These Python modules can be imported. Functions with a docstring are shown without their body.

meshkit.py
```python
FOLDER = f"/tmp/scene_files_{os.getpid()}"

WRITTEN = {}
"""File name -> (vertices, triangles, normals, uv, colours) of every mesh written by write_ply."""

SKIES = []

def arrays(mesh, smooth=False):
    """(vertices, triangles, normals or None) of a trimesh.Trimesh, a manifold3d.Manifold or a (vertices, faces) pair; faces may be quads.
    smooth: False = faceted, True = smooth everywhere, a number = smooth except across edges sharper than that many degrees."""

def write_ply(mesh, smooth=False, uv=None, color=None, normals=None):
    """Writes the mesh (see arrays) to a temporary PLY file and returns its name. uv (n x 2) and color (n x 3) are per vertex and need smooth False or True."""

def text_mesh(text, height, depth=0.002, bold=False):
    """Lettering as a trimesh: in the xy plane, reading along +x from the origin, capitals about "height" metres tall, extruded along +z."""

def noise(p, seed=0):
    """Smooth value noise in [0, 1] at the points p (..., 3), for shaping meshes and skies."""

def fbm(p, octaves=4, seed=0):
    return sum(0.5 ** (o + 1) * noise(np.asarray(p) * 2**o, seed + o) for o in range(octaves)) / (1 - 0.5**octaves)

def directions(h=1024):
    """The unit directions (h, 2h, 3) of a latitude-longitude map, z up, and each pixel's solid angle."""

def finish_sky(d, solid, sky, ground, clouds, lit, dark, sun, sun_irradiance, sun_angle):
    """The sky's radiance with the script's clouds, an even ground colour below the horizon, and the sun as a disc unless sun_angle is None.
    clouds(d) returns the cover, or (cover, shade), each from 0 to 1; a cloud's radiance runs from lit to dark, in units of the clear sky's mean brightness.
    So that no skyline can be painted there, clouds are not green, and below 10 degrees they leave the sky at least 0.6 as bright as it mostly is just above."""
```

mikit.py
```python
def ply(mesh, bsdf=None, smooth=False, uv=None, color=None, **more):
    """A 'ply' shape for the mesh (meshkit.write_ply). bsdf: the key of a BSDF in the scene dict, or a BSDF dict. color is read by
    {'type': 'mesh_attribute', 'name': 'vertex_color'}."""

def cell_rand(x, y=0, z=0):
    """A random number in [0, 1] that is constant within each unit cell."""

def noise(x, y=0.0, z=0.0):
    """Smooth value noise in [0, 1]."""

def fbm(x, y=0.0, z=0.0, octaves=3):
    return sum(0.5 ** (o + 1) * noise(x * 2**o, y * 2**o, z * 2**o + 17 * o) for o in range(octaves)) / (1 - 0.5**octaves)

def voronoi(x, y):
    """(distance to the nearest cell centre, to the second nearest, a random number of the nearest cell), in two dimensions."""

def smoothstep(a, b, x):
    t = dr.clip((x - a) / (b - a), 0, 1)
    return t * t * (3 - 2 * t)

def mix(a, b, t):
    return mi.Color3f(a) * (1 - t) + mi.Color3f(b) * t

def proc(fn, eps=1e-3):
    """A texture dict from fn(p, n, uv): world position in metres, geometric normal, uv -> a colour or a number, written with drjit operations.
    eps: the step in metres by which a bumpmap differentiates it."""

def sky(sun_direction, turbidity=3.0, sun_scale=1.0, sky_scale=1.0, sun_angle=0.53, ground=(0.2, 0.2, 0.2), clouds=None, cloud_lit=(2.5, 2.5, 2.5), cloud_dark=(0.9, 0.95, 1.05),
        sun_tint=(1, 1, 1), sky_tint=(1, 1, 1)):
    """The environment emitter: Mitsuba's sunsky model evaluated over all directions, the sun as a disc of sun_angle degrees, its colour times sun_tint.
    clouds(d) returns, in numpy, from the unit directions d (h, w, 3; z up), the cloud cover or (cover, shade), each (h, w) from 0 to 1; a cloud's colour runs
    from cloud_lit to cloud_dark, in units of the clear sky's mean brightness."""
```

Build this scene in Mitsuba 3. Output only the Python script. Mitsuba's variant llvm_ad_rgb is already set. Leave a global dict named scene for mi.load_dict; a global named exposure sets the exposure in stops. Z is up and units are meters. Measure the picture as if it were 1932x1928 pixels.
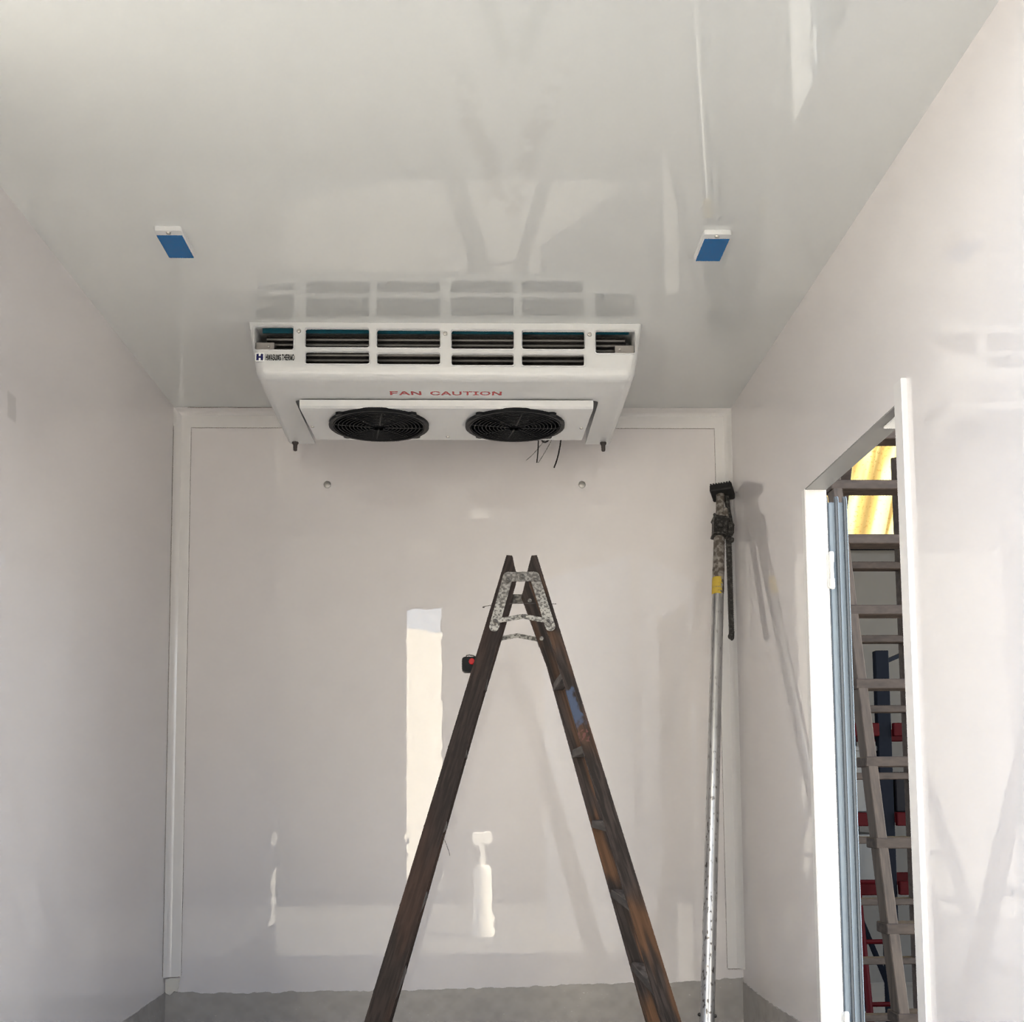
import math, random
import numpy as np, trimesh, drjit as dr, mitsuba as mi, manifold3d as m3
from shapely.geometry import Polygon, LineString, Point, box as sbox
from shapely.ops import unary_union
import mikit, meshkit
from mikit import proc, noise, fbm, smoothstep, mix, cell_rand

random.seed(7)
rng = np.random.default_rng(7)
T = mi.ScalarTransform4f
scene, labels = {}, {}

# ------------------------------------------------------------------ camera
YAW, PITCH, ROLL, FOCAL = 0.0298778, 0.0937296, -0.0074623, 2226.38
EYE = np.array([0.0, 0.0, 0.9])
_cy, _sy, _cp, _sp = math.cos(YAW), math.sin(YAW), math.cos(PITCH), math.sin(PITCH)
_f = np.array([_sy * _cp, _cy * _cp, _sp]); _r = np.array([_cy, -_sy, 0.0]); _u = np.cross(_r, _f)
_up = -math.sin(ROLL) * _r + math.cos(ROLL) * _u
scene['camera'] = {
    'type': 'perspective', 'fov': 2 * math.degrees(math.atan(966 / FOCAL)), 'fov_axis': 'x', 'near_clip': 0.02, 'far_clip': 500.0,
    'principal_point_offset_x': 0.0, 'principal_point_offset_y': -324.0 / 1928.0,      # the picture is the upper part of a taller frame
    'to_world': T().look_at(origin=EYE.tolist(), target=(EYE + _f).tolist(), up=_up.tolist())}

# ------------------------------------------------------------------ sky (overcast day) and exposure
def clouds(d):
    n = meshkit.fbm(d * np.array([3.0, 3.0, 6.0]) + 5.0, 4, 3)
    return np.clip(0.45 + 1.6 * (n - 0.5), 0, 1), np.clip(0.15 + 0.9 * (n - 0.45), 0, 1)
scene['sky'] = mikit.sky([0.60, 0.25, 0.76], turbidity=4.0, sun_scale=1.0, sky_scale=1.0, ground=(0.25, 0.25, 0.24), clouds=clouds,
                         cloud_lit=(2.1, 2.08, 2.02), cloud_dark=(1.55, 1.55, 1.55), sun_tint=(0.93, 0.99, 1.03), sky_tint=(1.02, 1.0, 0.94))
exposure = 4.60

# ------------------------------------------------------------------ materials
def rgb(*c): return {'type': 'rgb', 'value': list(c)}
def two(b): return {'type': 'twosided', 'bsdf': b}
def mat(key, base, rough=0.5, metallic=0.0, spec=0.5, **kw):
    scene[key] = two({'type': 'principled', 'base_color': rgb(*base) if isinstance(base, tuple) else base,
                      'roughness': rough, 'metallic': metallic, 'specular': spec, **kw})
    return key

def gloss(key, colour, bump=None, alpha=None):
    b = {'type': 'plastic', 'diffuse_reflectance': colour, 'int_ior': 1.7, 'nonlinear': False}
    if alpha: b.update(type='roughplastic', alpha=alpha)
    if bump: b = {'type': 'bumpmap', 'tex': proc(bump[0], eps=bump[2]), 'scale': bump[1], 'bsdf': b}
    scene[key] = two(b)
    return key

def stain(v, lo, hi): return smoothstep(lo, hi, v)
def white_wall(p, n, uv):
    s = fbm(p.x * 2.3 + 3, p.y * 2.3, p.z * 1.7)
    c = mix((0.475, 0.455, 0.462), (0.495, 0.477, 0.483), s)
    # the one grey scuffed patch on the wall nearest the trim
    patch = smoothstep(0.03, 0.02, dr.abs(p.y - 2.73 + 0.01 * noise(p.z * 30))) * smoothstep(0.035, 0.025, dr.abs(p.z - 1.81)) * dr.select(p.x < -1.0, 1.0, 0.0)
    return mix(c, (0.37, 0.355, 0.355), patch * 0.6)
def white_ceiling(p, n, uv):
    # faint darker V shaped mark on the ceiling
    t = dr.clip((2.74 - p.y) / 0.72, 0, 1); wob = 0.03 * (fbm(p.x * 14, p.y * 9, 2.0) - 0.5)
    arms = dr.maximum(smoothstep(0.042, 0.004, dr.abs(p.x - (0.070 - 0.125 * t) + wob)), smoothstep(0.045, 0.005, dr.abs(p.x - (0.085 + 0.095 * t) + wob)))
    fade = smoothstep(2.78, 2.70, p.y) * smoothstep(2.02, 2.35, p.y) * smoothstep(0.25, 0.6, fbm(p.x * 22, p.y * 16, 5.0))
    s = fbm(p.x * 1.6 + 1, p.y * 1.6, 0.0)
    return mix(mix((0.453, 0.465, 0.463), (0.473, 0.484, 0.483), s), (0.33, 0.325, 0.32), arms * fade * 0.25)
wave = lambda p, n, uv: fbm(p.x * 16, p.y * 16, p.z * 12, 2) + 0.35 * noise(p.x * 60, p.y * 60, p.z * 45)
wave_soft = lambda p, n, uv: fbm(p.x * 7, p.y * 7, p.z * 7, 2)
gloss('wall_white', proc(white_wall), (wave, 4.5e-5, 2e-3))
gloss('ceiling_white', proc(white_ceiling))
gloss('trim_white', rgb(0.50, 0.49, 0.49), alpha=0.05)
gloss('jamb_white', rgb(0.54, 0.535, 0.53), alpha=0.08)
def grey_coat(p, n, uv):
    s = fbm(p.x * 30, p.y * 30, p.z * 30); t = noise(p.x * 160, p.y * 160, p.z * 160)
    c = mix((0.215, 0.205, 0.197), (0.285, 0.272, 0.262), s)
    return mix(c, (0.42, 0.41, 0.40), smoothstep(0.88, 0.95, t) * smoothstep(0.52, 0.64, s) * 0.7)
mat('floor_coat', proc(lambda p, n, uv: mix((0.09, 0.087, 0.084), (0.13, 0.125, 0.12), fbm(p.x * 12, p.y * 12, 0.0))), 0.6)
grain_bump = lambda p, n, uv: fbm(p.x * 130, p.y * 130, p.z * 130, 2)
gloss('grey_floor_coat', proc(grey_coat), (grain_bump, 6e-4, 1e-3), alpha=0.18)
mat('cover_white', (0.40, 0.405, 0.41), 0.32)
mat('plate_white', (0.42, 0.425, 0.43), 0.28)
mat('black_plastic', (0.0045, 0.005, 0.006), 0.4, spec=0.1)
mat('black_rubber', (0.010, 0.0095, 0.0095), 0.7, spec=0.2)
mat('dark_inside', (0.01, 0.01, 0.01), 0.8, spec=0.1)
mat('fin_metal', (0.10, 0.095, 0.09), 0.4, 0.7)
mat('coil_metal', (0.13, 0.125, 0.12), 0.45, 0.4)
mat('bracket_metal', (0.24, 0.225, 0.215), 0.45, 0.5)
mat('screw_metal', (0.42, 0.41, 0.39), 0.38, 0.85)
mat('teal_film', (0.006, 0.055, 0.08), 0.4, spec=0.2)
mat('blue_film', (0.012, 0.085, 0.22), 0.4, spec=0.2)
mat('plug_metal', (0.30, 0.29, 0.28), 0.35, 0.6)
mat('nozzle_grey', (0.045, 0.040, 0.038), 0.6, spec=0.2)
mat('letter_red', (0.26, 0.024, 0.028), 0.5)
mat('letter_black', (0.008, 0.008, 0.009), 0.5, spec=0.1)
mat('badge_navy', (0.006, 0.007, 0.055), 0.45, spec=0.2)
mat('badge_paper', (0.55, 0.56, 0.56), 0.5)
mat('gap_shadow_grey', (0.24, 0.22, 0.21), 0.8)  # dark tone standing in for shadow gaps along the trims
mat('filler_cream', (0.42, 0.405, 0.375), 0.7)

def wood(dark, mid, orange, lean, amount):
    ca, sa = math.cos(lean), math.sin(lean)
    def fn(p, n, uv):
        along = p.z * ca + p.x * sa; across = p.x * ca - p.z * sa
        g = fbm(across * 260, p.y * 200, along * 7, 3)
        b = fbm(across * 22 + 3, p.y * 20, along * 3.2 + 9, 3)
        c = mix(dark, mid, smoothstep(0.35, 0.72, g))
        worn = smoothstep(0.50, 0.66, b) * amount * smoothstep(1.18, 0.55, p.z) + smoothstep(0.56, 0.68, b) * amount * 0.5
        return mix(c, orange, dr.clip(worn, 0, 0.85) * (0.45 + 0.55 * g))
    return fn
_wl = wood((0.007, 0.0045, 0.004), (0.017, 0.011, 0.0095), (0.034, 0.015, 0.009), 0.30, 0.35)
_wr = wood((0.009, 0.0065, 0.0055), (0.025, 0.018, 0.016), (0.075, 0.034, 0.014), -0.30, 0.9)
def right_front(p, n, uv):
    c = _wr(p, n, uv)
    e = 0.012 * (fbm(p.x * 90, p.z * 60, 4.0) - 0.5) * 2
    q = (p.x - 0.2430 - (1.113 - p.z) * 0.31)
    blue = smoothstep(0.021, 0.012, dr.abs(q) + e) * smoothstep(0.052, 0.038, dr.abs(p.z - 1.118) + e * 1.4)
    red = smoothstep(0.016, 0.010, dr.abs(q - 0.004) + e) * smoothstep(0.016, 0.010, dr.abs(p.z - 1.046) + e) * smoothstep(0.4, 0.6, noise(p.x * 300, p.z * 200))
    c = mix(c, (0.035, 0.050, 0.085), blue * 0.85)
    return mix(c, (0.08, 0.03, 0.03), red * 0.7)
mat('wood_dark', proc(_wl), 0.6, spec=0.15)
mat('wood_worn', proc(right_front), 0.6, spec=0.15)
mat('wood_worn_inner', proc(_wr), 0.6, spec=0.15)
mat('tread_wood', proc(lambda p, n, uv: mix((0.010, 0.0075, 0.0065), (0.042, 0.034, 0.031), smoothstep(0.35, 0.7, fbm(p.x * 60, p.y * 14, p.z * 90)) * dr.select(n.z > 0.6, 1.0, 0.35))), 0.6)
def zinc(p, n, uv):
    s = fbm(p.x * 210, p.y * 210, p.z * 190, 3); k = noise(p.x * 600, p.y * 600, p.z * 600)
    low = smoothstep(1.47, 1.36, p.z)
    c = mix((0.05, 0.047, 0.044), (0.12, 0.113, 0.108), smoothstep(0.3, 0.7, s))
    c = mix(c, (0.235, 0.23, 0.215), smoothstep(0.48, 0.70, s + 0.10 * low) * (0.25 + 0.6 * low))
    return mix(c, (0.05, 0.045, 0.04), smoothstep(0.74, 0.84, k) * 0.6)
mat('splashed_steel', proc(zinc), 0.55, 0.1, spec=0.3)
mat('dark_steel', (0.06, 0.056, 0.053), 0.45, 0.5)
def pole_metal(p, n, uv):
    k = fbm(p.x * 150, p.y * 150, p.z * 60, 3)
    rust = smoothstep(0.60, 0.70, k) * smoothstep(1.3, 0.2, p.z) + smoothstep(0.66, 0.72, k) * 0.4
    c = mix((0.50, 0.50, 0.50), (0.38, 0.38, 0.38), noise(p.x * 30, p.y * 30, p.z * 9))
    return mix(c, (0.07, 0.06, 0.055), dr.clip(rust, 0, 0.9))
mat('pole_steel', proc(pole_metal), 0.30, 0.9)
def pole_dirty(p, n, uv):
    k = fbm(p.x * 90, p.y * 90, p.z * 70, 3)
    return mix((0.075, 0.062, 0.052), (0.21, 0.195, 0.18), smoothstep(0.38, 0.66, k))
mat('pole_grimy', proc(pole_dirty), 0.5, 0.4)
mat('cast_iron', proc(lambda p, n, uv: mix((0.012, 0.011, 0.010), (0.055, 0.053, 0.049), smoothstep(0.45, 0.75, fbm(p.x * 140, p.y * 140, p.z * 140)))), 0.5, 0.4)
mat('yellow_tape', (0.34, 0.24, 0.025), 0.6)
mat('red_plastic', (0.24, 0.010, 0.012), 0.4, spec=0.2)
mat('white_steel', (0.60, 0.60, 0.59), 0.4)
mat('shaded_lining', (0.15, 0.148, 0.145), 0.5)  # shade under the doorway head is put into this grey
mat('door_blue', (0.175, 0.218, 0.262), 0.5)
mat('door_gasket', (0.062, 0.072, 0.082), 0.6)
# the workshop outside
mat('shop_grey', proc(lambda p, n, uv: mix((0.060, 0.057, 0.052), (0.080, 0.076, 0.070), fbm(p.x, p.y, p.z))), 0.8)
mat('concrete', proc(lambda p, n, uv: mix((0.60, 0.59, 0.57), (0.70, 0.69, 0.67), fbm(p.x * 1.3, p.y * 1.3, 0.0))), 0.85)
mat('dark_concrete', proc(lambda p, n, uv: mix((0.07, 0.068, 0.064), (0.12, 0.115, 0.11), fbm(p.x * 1.3, p.y * 1.3, 0.0))), 0.8)  # darker concrete tone for the workshop floor
mat('asphalt', proc(lambda p, n, uv: mix((0.07, 0.07, 0.07), (0.12, 0.12, 0.115), fbm(p.x * 0.9, p.y * 0.9, 0.0))), 0.85)
mat('roof_dark', (0.22, 0.21, 0.20), 0.7)
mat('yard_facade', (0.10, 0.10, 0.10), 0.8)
mat('bounce_facade', (0.88, 0.88, 0.86), 0.8)
mat('cream_facade', (0.90, 0.88, 0.82), 0.8)
mat('grey_timber', proc(lambda p, n, uv: mix((0.016, 0.010, 0.0075), (0.055, 0.038, 0.028), fbm(p.x * 25, p.y * 50, p.z * 50))), 0.7)
mat('timber_edge', proc(lambda p, n, uv: mix((0.03, 0.021, 0.016), (0.085, 0.063, 0.047), fbm(p.x * 120, p.y * 60, p.z * 5))), 0.7)
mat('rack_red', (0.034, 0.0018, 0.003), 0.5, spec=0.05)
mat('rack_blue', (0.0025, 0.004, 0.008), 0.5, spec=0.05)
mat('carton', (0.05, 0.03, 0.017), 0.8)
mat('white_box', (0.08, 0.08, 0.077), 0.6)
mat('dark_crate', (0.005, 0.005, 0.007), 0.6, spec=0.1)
mat('yellow_paint', (0.60, 0.48, 0.04), 0.5)
def sheet_colour(p, n, uv):
    k = fbm(p.x * 9, p.z * 1.2, 0.0, 3); sp = fbm(p.x * 60, p.y * 60, p.z * 60, 2)
    valley = 0.5 + 0.5 * dr.cos(p.x * (2 * math.pi / 0.2))
    c = mix((0.36, 0.31, 0.11), (0.43, 0.395, 0.19), k)
    return mix(c, (0.12, 0.055, 0.008), dr.clip(smoothstep(0.46, 0.70, k + 0.16 * valley) * 0.75 + smoothstep(0.64, 0.78, sp) * 0.3, 0, 0.85))
scene['yellow_sheet'] = {'type': 'principledthin', 'base_color': proc(sheet_colour), 'roughness': 0.6, 'diff_trans': 1.3, 'spec_trans': 0.0}

# ------------------------------------------------------------------ mesh helpers
def M(man):
    m = man.to_mesh(); return trimesh.Trimesh(np.array(m.vert_properties[:, :3]), np.array(m.tri_verts), process=False)
def hull(pts): return m3.Manifold.hull_points(np.asarray(pts, np.float64))
def cbox_man(x0, x1, y0, y1, z0, z1, c=0.0):
    if c <= 0: return m3.Manifold.cube([x1 - x0, y1 - y0, z1 - z0]).translate([x0, y0, z0])
    P = []
    for x, sx in ((x0, 1), (x1, -1)):
        for y, sy in ((y0, 1), (y1, -1)):
            for z, sz in ((z0, 1), (z1, -1)):
                P += [(x + sx * c, y + sy * c, z), (x + sx * c, y, z + sz * c), (x, y + sy * c, z + sz * c)]
    return hull(P)
def cbox(*a, **k): return M(cbox_man(*a, **k))
def frame(mesh, o, ex, ey, ez):
    m = np.eye(4); m[:3, 0], m[:3, 1], m[:3, 2], m[:3, 3] = ex, ey, ez, o
    mesh = mesh.copy(); mesh.apply_transform(m); return mesh
def poly_man(poly, h):
    polys = list(getattr(poly, 'geoms', [poly])); rings = []
    for g in polys:
        rings.append(np.array(g.exterior.coords)[:-1]); rings += [np.array(i.coords)[:-1] for i in g.interiors]
    return m3.CrossSection(rings, m3.FillRule.EvenOdd).extrude(h)
def face_extrude(poly, y0, y1):
    """polygon in (x, z), solid between y0 and y1"""
    return poly_man(poly, y1 - y0).transform(np.array([[1, 0, 0, 0], [0, 0, -1, y1], [0, 1, 0, 0]], float))
def side_extrude(poly, x0, x1):
    """polygon in (y, z), solid between x0 and x1"""
    return poly_man(poly, x1 - x0).transform(np.array([[0, 0, 1, x0], [1, 0, 0, 0], [0, 1, 0, 0]], float))
def flat_extrude(poly, z0, z1): return poly_man(poly, z1 - z0).translate([0, 0, z0])
def rrect(x0, x1, y0, y1, r): return sbox(x0 + r, y0 + r, x1 - r, y1 - r).buffer(r, quad_segs=5)
def beam(a, b, w, t, side, c=0.002):
    """bar from a to b, w wide along 'side', t thick across"""
    a, b, side = (np.asarray(v, float) for v in (a, b, side)); d = b - a; L = np.linalg.norm(d); d /= L
    s = side - d * (side @ d); s /= np.linalg.norm(s); q = np.cross(d, s)
    return frame(cbox(-w / 2, w / 2, -t / 2, t / 2, 0, L, c), a, s, q, d)
def tube(path, r, n=10, cap=True):
    P = np.asarray(path, float); R = np.broadcast_to(np.asarray(r, float), len(P))
    tang = np.gradient(P, axis=0); tang /= np.linalg.norm(tang, axis=1)[:, None]
    ref = np.array([0, 0, 1.0]) if abs(tang[0][2]) < 0.9 else np.array([1.0, 0, 0])
    u = np.cross(tang[0], ref); u /= np.linalg.norm(u); V = []
    for p, t, rr in zip(P, tang, R):
        u = u - t * (u @ t); u /= np.linalg.norm(u); w = np.cross(t, u)
        V += [p + rr * (math.cos(a) * u + math.sin(a) * w) for a in np.arange(n) * 2 * math.pi / n]
    F = []
    for i in range(len(P) - 1):
        for k in range(n):
            a, b, c, d = i * n + k, i * n + (k + 1) % n, (i + 1) * n + (k + 1) % n, (i + 1) * n + k
            F += [[a, b, c], [a, c, d]]
    if cap:
        V += [P[0], P[-1]]; e = len(V)
        for k in range(n):
            F += [[e - 2, (k + 1) % n, k], [e - 1, (len(P) - 1) * n + k, (len(P) - 1) * n + (k + 1) % n]]
    return trimesh.Trimesh(np.array(V), np.array(F), process=False)
def curve(pts, n=24):
    from scipy.interpolate import CubicSpline
    P = np.asarray(pts, float); t = np.linspace(0, 1, len(P)); return CubicSpline(t, P)(np.linspace(0, 1, n))
def lathe(profile, o, axis, n=32):
    """profile of (radius, height) about 'axis' from o"""
    m = trimesh.creation.revolve(np.asarray(profile, float), sections=n)
    ez = np.asarray(axis, float) / np.linalg.norm(axis); ref = [0, 0, 1.0] if abs(ez[2]) < 0.9 else [1.0, 0, 0]
    ex = np.cross(ref, ez); ex /= np.linalg.norm(ex)
    return frame(m, o, ex, np.cross(ez, ex), ez)
def ring(o, R, r, n=48, k=8, axis_z=True):
    a = np.arange(n + 1) * 2 * math.pi / n
    m = trimesh.creation.torus(R, r, major_sections=n, minor_sections=k); m.apply_translation(o); return m
def cat(*ms): return trimesh.util.concatenate([M(m) if isinstance(m, m3.Manifold) else m for m in ms])

def key_for(name):
    k, i = name, 0
    while k in scene or k in labels or any(s.startswith(k + '__') for s in scene):
        i += 1; k = f'{name}_{i:03d}'
    return k
def part(holder, name, mesh, m, smooth=30, label=None, kind=None):
    base, k, i = f'{holder}__{name}', f'{holder}__{name}', 0
    while k in scene: i += 1; k = f'{base}_{i:03d}'
    if isinstance(mesh, m3.Manifold): mesh = M(mesh)
    scene[k] = mikit.ply(mesh, m, smooth=smooth)
    if label or kind: labels[k] = {**({'label': label} if label else {}), **({'kind': kind} if kind else {})}
    return k
def thing(name, label, cat_, group=None):
    k = key_for(name); labels[k] = {'label': label, 'category': cat_, **({'group': group} if group else {})}; return k
def solo(name, mesh, m, label, cat_, group=None, smooth=30):
    k = thing(name, label, cat_, group); scene[k] = mikit.ply(M(mesh) if isinstance(mesh, m3.Manifold) else mesh, m, smooth=smooth); return k
def struct(name, mesh, m, label, smooth=30, cat_=None):
    if mesh is not None: scene[name] = mikit.ply(M(mesh) if isinstance(mesh, m3.Manifold) else mesh, m, smooth=smooth)
    labels[name] = {'label': label, 'category': cat_ or name.split('_')[0], 'kind': 'structure'}; return name

# ------------------------------------------------------------------ the white box body
XL, XR, YB, YR, ZC = -1.0854, 0.9313, 4.2, 1.60, 2.2938        # left, right, back, rear opening, ceiling
XO = XR + 0.056                                               # outer face of the right wall
DY0, DY1, DZ = 2.497, 3.246, 1.752                            # side doorway
GROUND = -0.70
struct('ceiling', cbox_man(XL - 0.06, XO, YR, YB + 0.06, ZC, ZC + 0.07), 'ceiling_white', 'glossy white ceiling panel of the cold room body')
struct('wall_back', cbox_man(XL, XR, YB, YB + 0.06, 0, ZC), 'wall_white', 'glossy white end wall behind the wooden ladder', cat_='wall')
struct('wall_left', cbox_man(XL - 0.06, XL, YR + 0.36, YB + 0.06, 0, ZC), 'wall_white', 'plain glossy white side wall without a doorway', cat_='wall')
wr = cbox_man(XR, XO, YR, YB + 0.06, 0, ZC) - cbox_man(XR - 0.1, XO + 0.1, DY0, DY1, -0.1, DZ)
struct('wall_right', wr, 'wall_white', 'glossy white side wall with an open side doorway', cat_='wall')
struct('floor', cbox_man(XL - 0.06, XO, YR, YB + 0.06, GROUND, 0.0), 'floor_coat', 'grey coated floor of the cold room body')

struct('door_2', frame(cbox(0, 0.95, -0.05, 0.0, 0.02, ZC, c=0.004), (XR + 0.02, YR - 0.03, 0), (-0.50, -0.866, 0), (0.866, -0.50, 0), (0, 0, 1)), 'jamb_white', 'added unseen door leaf that blocks light from the right', cat_='door')  # added out of view to block light from the right

# grey coating drawn up the foot of the walls, ragged top edge
def ragged(u0, u1, zs, amp, seed, n=420):
    u = np.linspace(u0, u1, n); z = np.interp(u, np.linspace(u0, u1, len(zs)), zs)
    z = z + amp * (meshkit.fbm(np.stack([u * 45, u * 0 + seed, u * 0], 1), 5, seed) - 0.5) * 2
    return Polygon([(u0, 0), (u1, 0)] + list(zip(u[::-1], z[::-1])))
struct('baseboard_back', face_extrude(ragged(XL + 0.001, XR - 0.001, [0.226, 0.219, 0.222, 0.221, 0.224, 0.229, 0.236, 0.236, 0.250], 0.006, 3), YB - 0.005, YB + 0.002), 'grey_floor_coat', 'rough grey coating along the foot of the end wall', cat_='baseboard')
struct('baseboard_left', side_extrude(ragged(YR + 0.36, YB, [0.217, 0.217, 0.217, 0.217, 0.224], 0.002, 5), XL - 0.002, XL + 0.004), 'grey_floor_coat', 'grey coating along the foot of the left side wall', cat_='baseboard')
bb = side_extrude(ragged(YR, YB, [0.25, 0.25, 0.25, 0.252, 0.248, 0.238, 0.228, 0.236], 0.005, 9), XR - 0.004, XR + 0.002) - cbox_man(XR - 0.1, XR + 0.1, DY0, DY1, -0.1, 1)
struct('baseboard_right', bb, 'grey_floor_coat', 'grey coating along the foot of the doorway wall', cat_='baseboard')

# angle trims round the end wall: flat flange with a hollow corner fillet
def trim_profile(w):
    return Polygon([(0, 0), (w, 0), (w, 0.0035), (w - 0.003, 0.0045), (0.022, 0.0045), (0.014, 0.010), (0.007, 0.019), (0.0035, 0.030), (0.0, 0.034)])
def trim_vertical(x, sgn, z0, z1, w):
    pts = [(x + sgn * a, YB - b) for a, b in trim_profile(w).exterior.coords[:-1]]
    return flat_extrude(Polygon(pts), z0, z1)
struct('trim_1', trim_vertical(XL, 1, 0.277, ZC, 0.056), 'trim_white', 'white angle trim in the left corner of the end wall', cat_='trim')
struct('trim_2', trim_vertical(XR, -1, 0.283, ZC, 0.056), 'trim_white', 'white angle trim in the corner behind the leaning pole', cat_='trim')
top = side_extrude(Polygon([(YB - b, ZC - a) for a, b in trim_profile(0.066).exterior.coords[:-1]]), XL + 0.001, XR - 0.001)
struct('trim_3', top, 'trim_white', 'white angle trim along the top of the end wall', cat_='trim')
def bead(pts, r): return tube(curve(pts, 40), r, 6)
part('trim_3', 'gap_shadow', bead([(x, YB - 0.0335, ZC - 0.0015 + 0.0006 * math.sin(x * 40)) for x in np.linspace(XL + 0.05, -0.62, 12)], 0.0016), 'gap_shadow_grey', label='thin dark gap line under the ceiling')
part('trim_3', 'gap_shadow', bead([(x, YB - 0.003, ZC - 0.0665) for x in np.linspace(XL + 0.056, XR - 0.056, 12)], 0.0011), 'gap_shadow_grey', label='drawn shadow line along the flange edge')
part('trim_1', 'gap_shadow', bead([(XL + 0.0565, YB - 0.002, z) for z in np.linspace(0.28, ZC - 0.07, 9)], 0.0008), 'gap_shadow_grey')
part('trim_1', 'gap_shadow', bead([(XL + 0.0012, YB - 0.034, z) for z in np.linspace(0.28, ZC - 0.07, 9)], 0.0013), 'gap_shadow_grey')
part('trim_1', 'gap_shadow', bead([(x, YB - 0.004, 0.276 + 0.002 * math.sin(x * 60)) for x in np.linspace(XL + 0.012, XL + 0.052, 6)], 0.0014), 'gap_shadow_grey')
part('trim_2', 'gap_shadow', bead([(XR - 0.0565, YB - 0.002, z) for z in np.linspace(0.285, ZC - 0.07, 9)], 0.0008), 'gap_shadow_grey')
part('trim_2', 'gap_shadow', bead([(x, YB - 0.004, 0.282) for x in np.linspace(XR - 0.055, XR - 0.008, 6)], 0.0012), 'gap_shadow_grey')
def filler(x, s):
    pts = [(0.004, 0.225), (0.02, 0.215), (0.035, 0.23), (0.046, 0.228), (0.05, 0.25), (0.053, 0.272), (0.02, 0.274), (0.004, 0.268)]
    return face_extrude(Polygon([(x + s * a, b) for a, b in pts]), YB - 0.009, YB - 0.001)
part('baseboard_back', 'filler_patch', filler(XL, 1), 'filler_cream', label='cream filler below the left corner trim')

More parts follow.
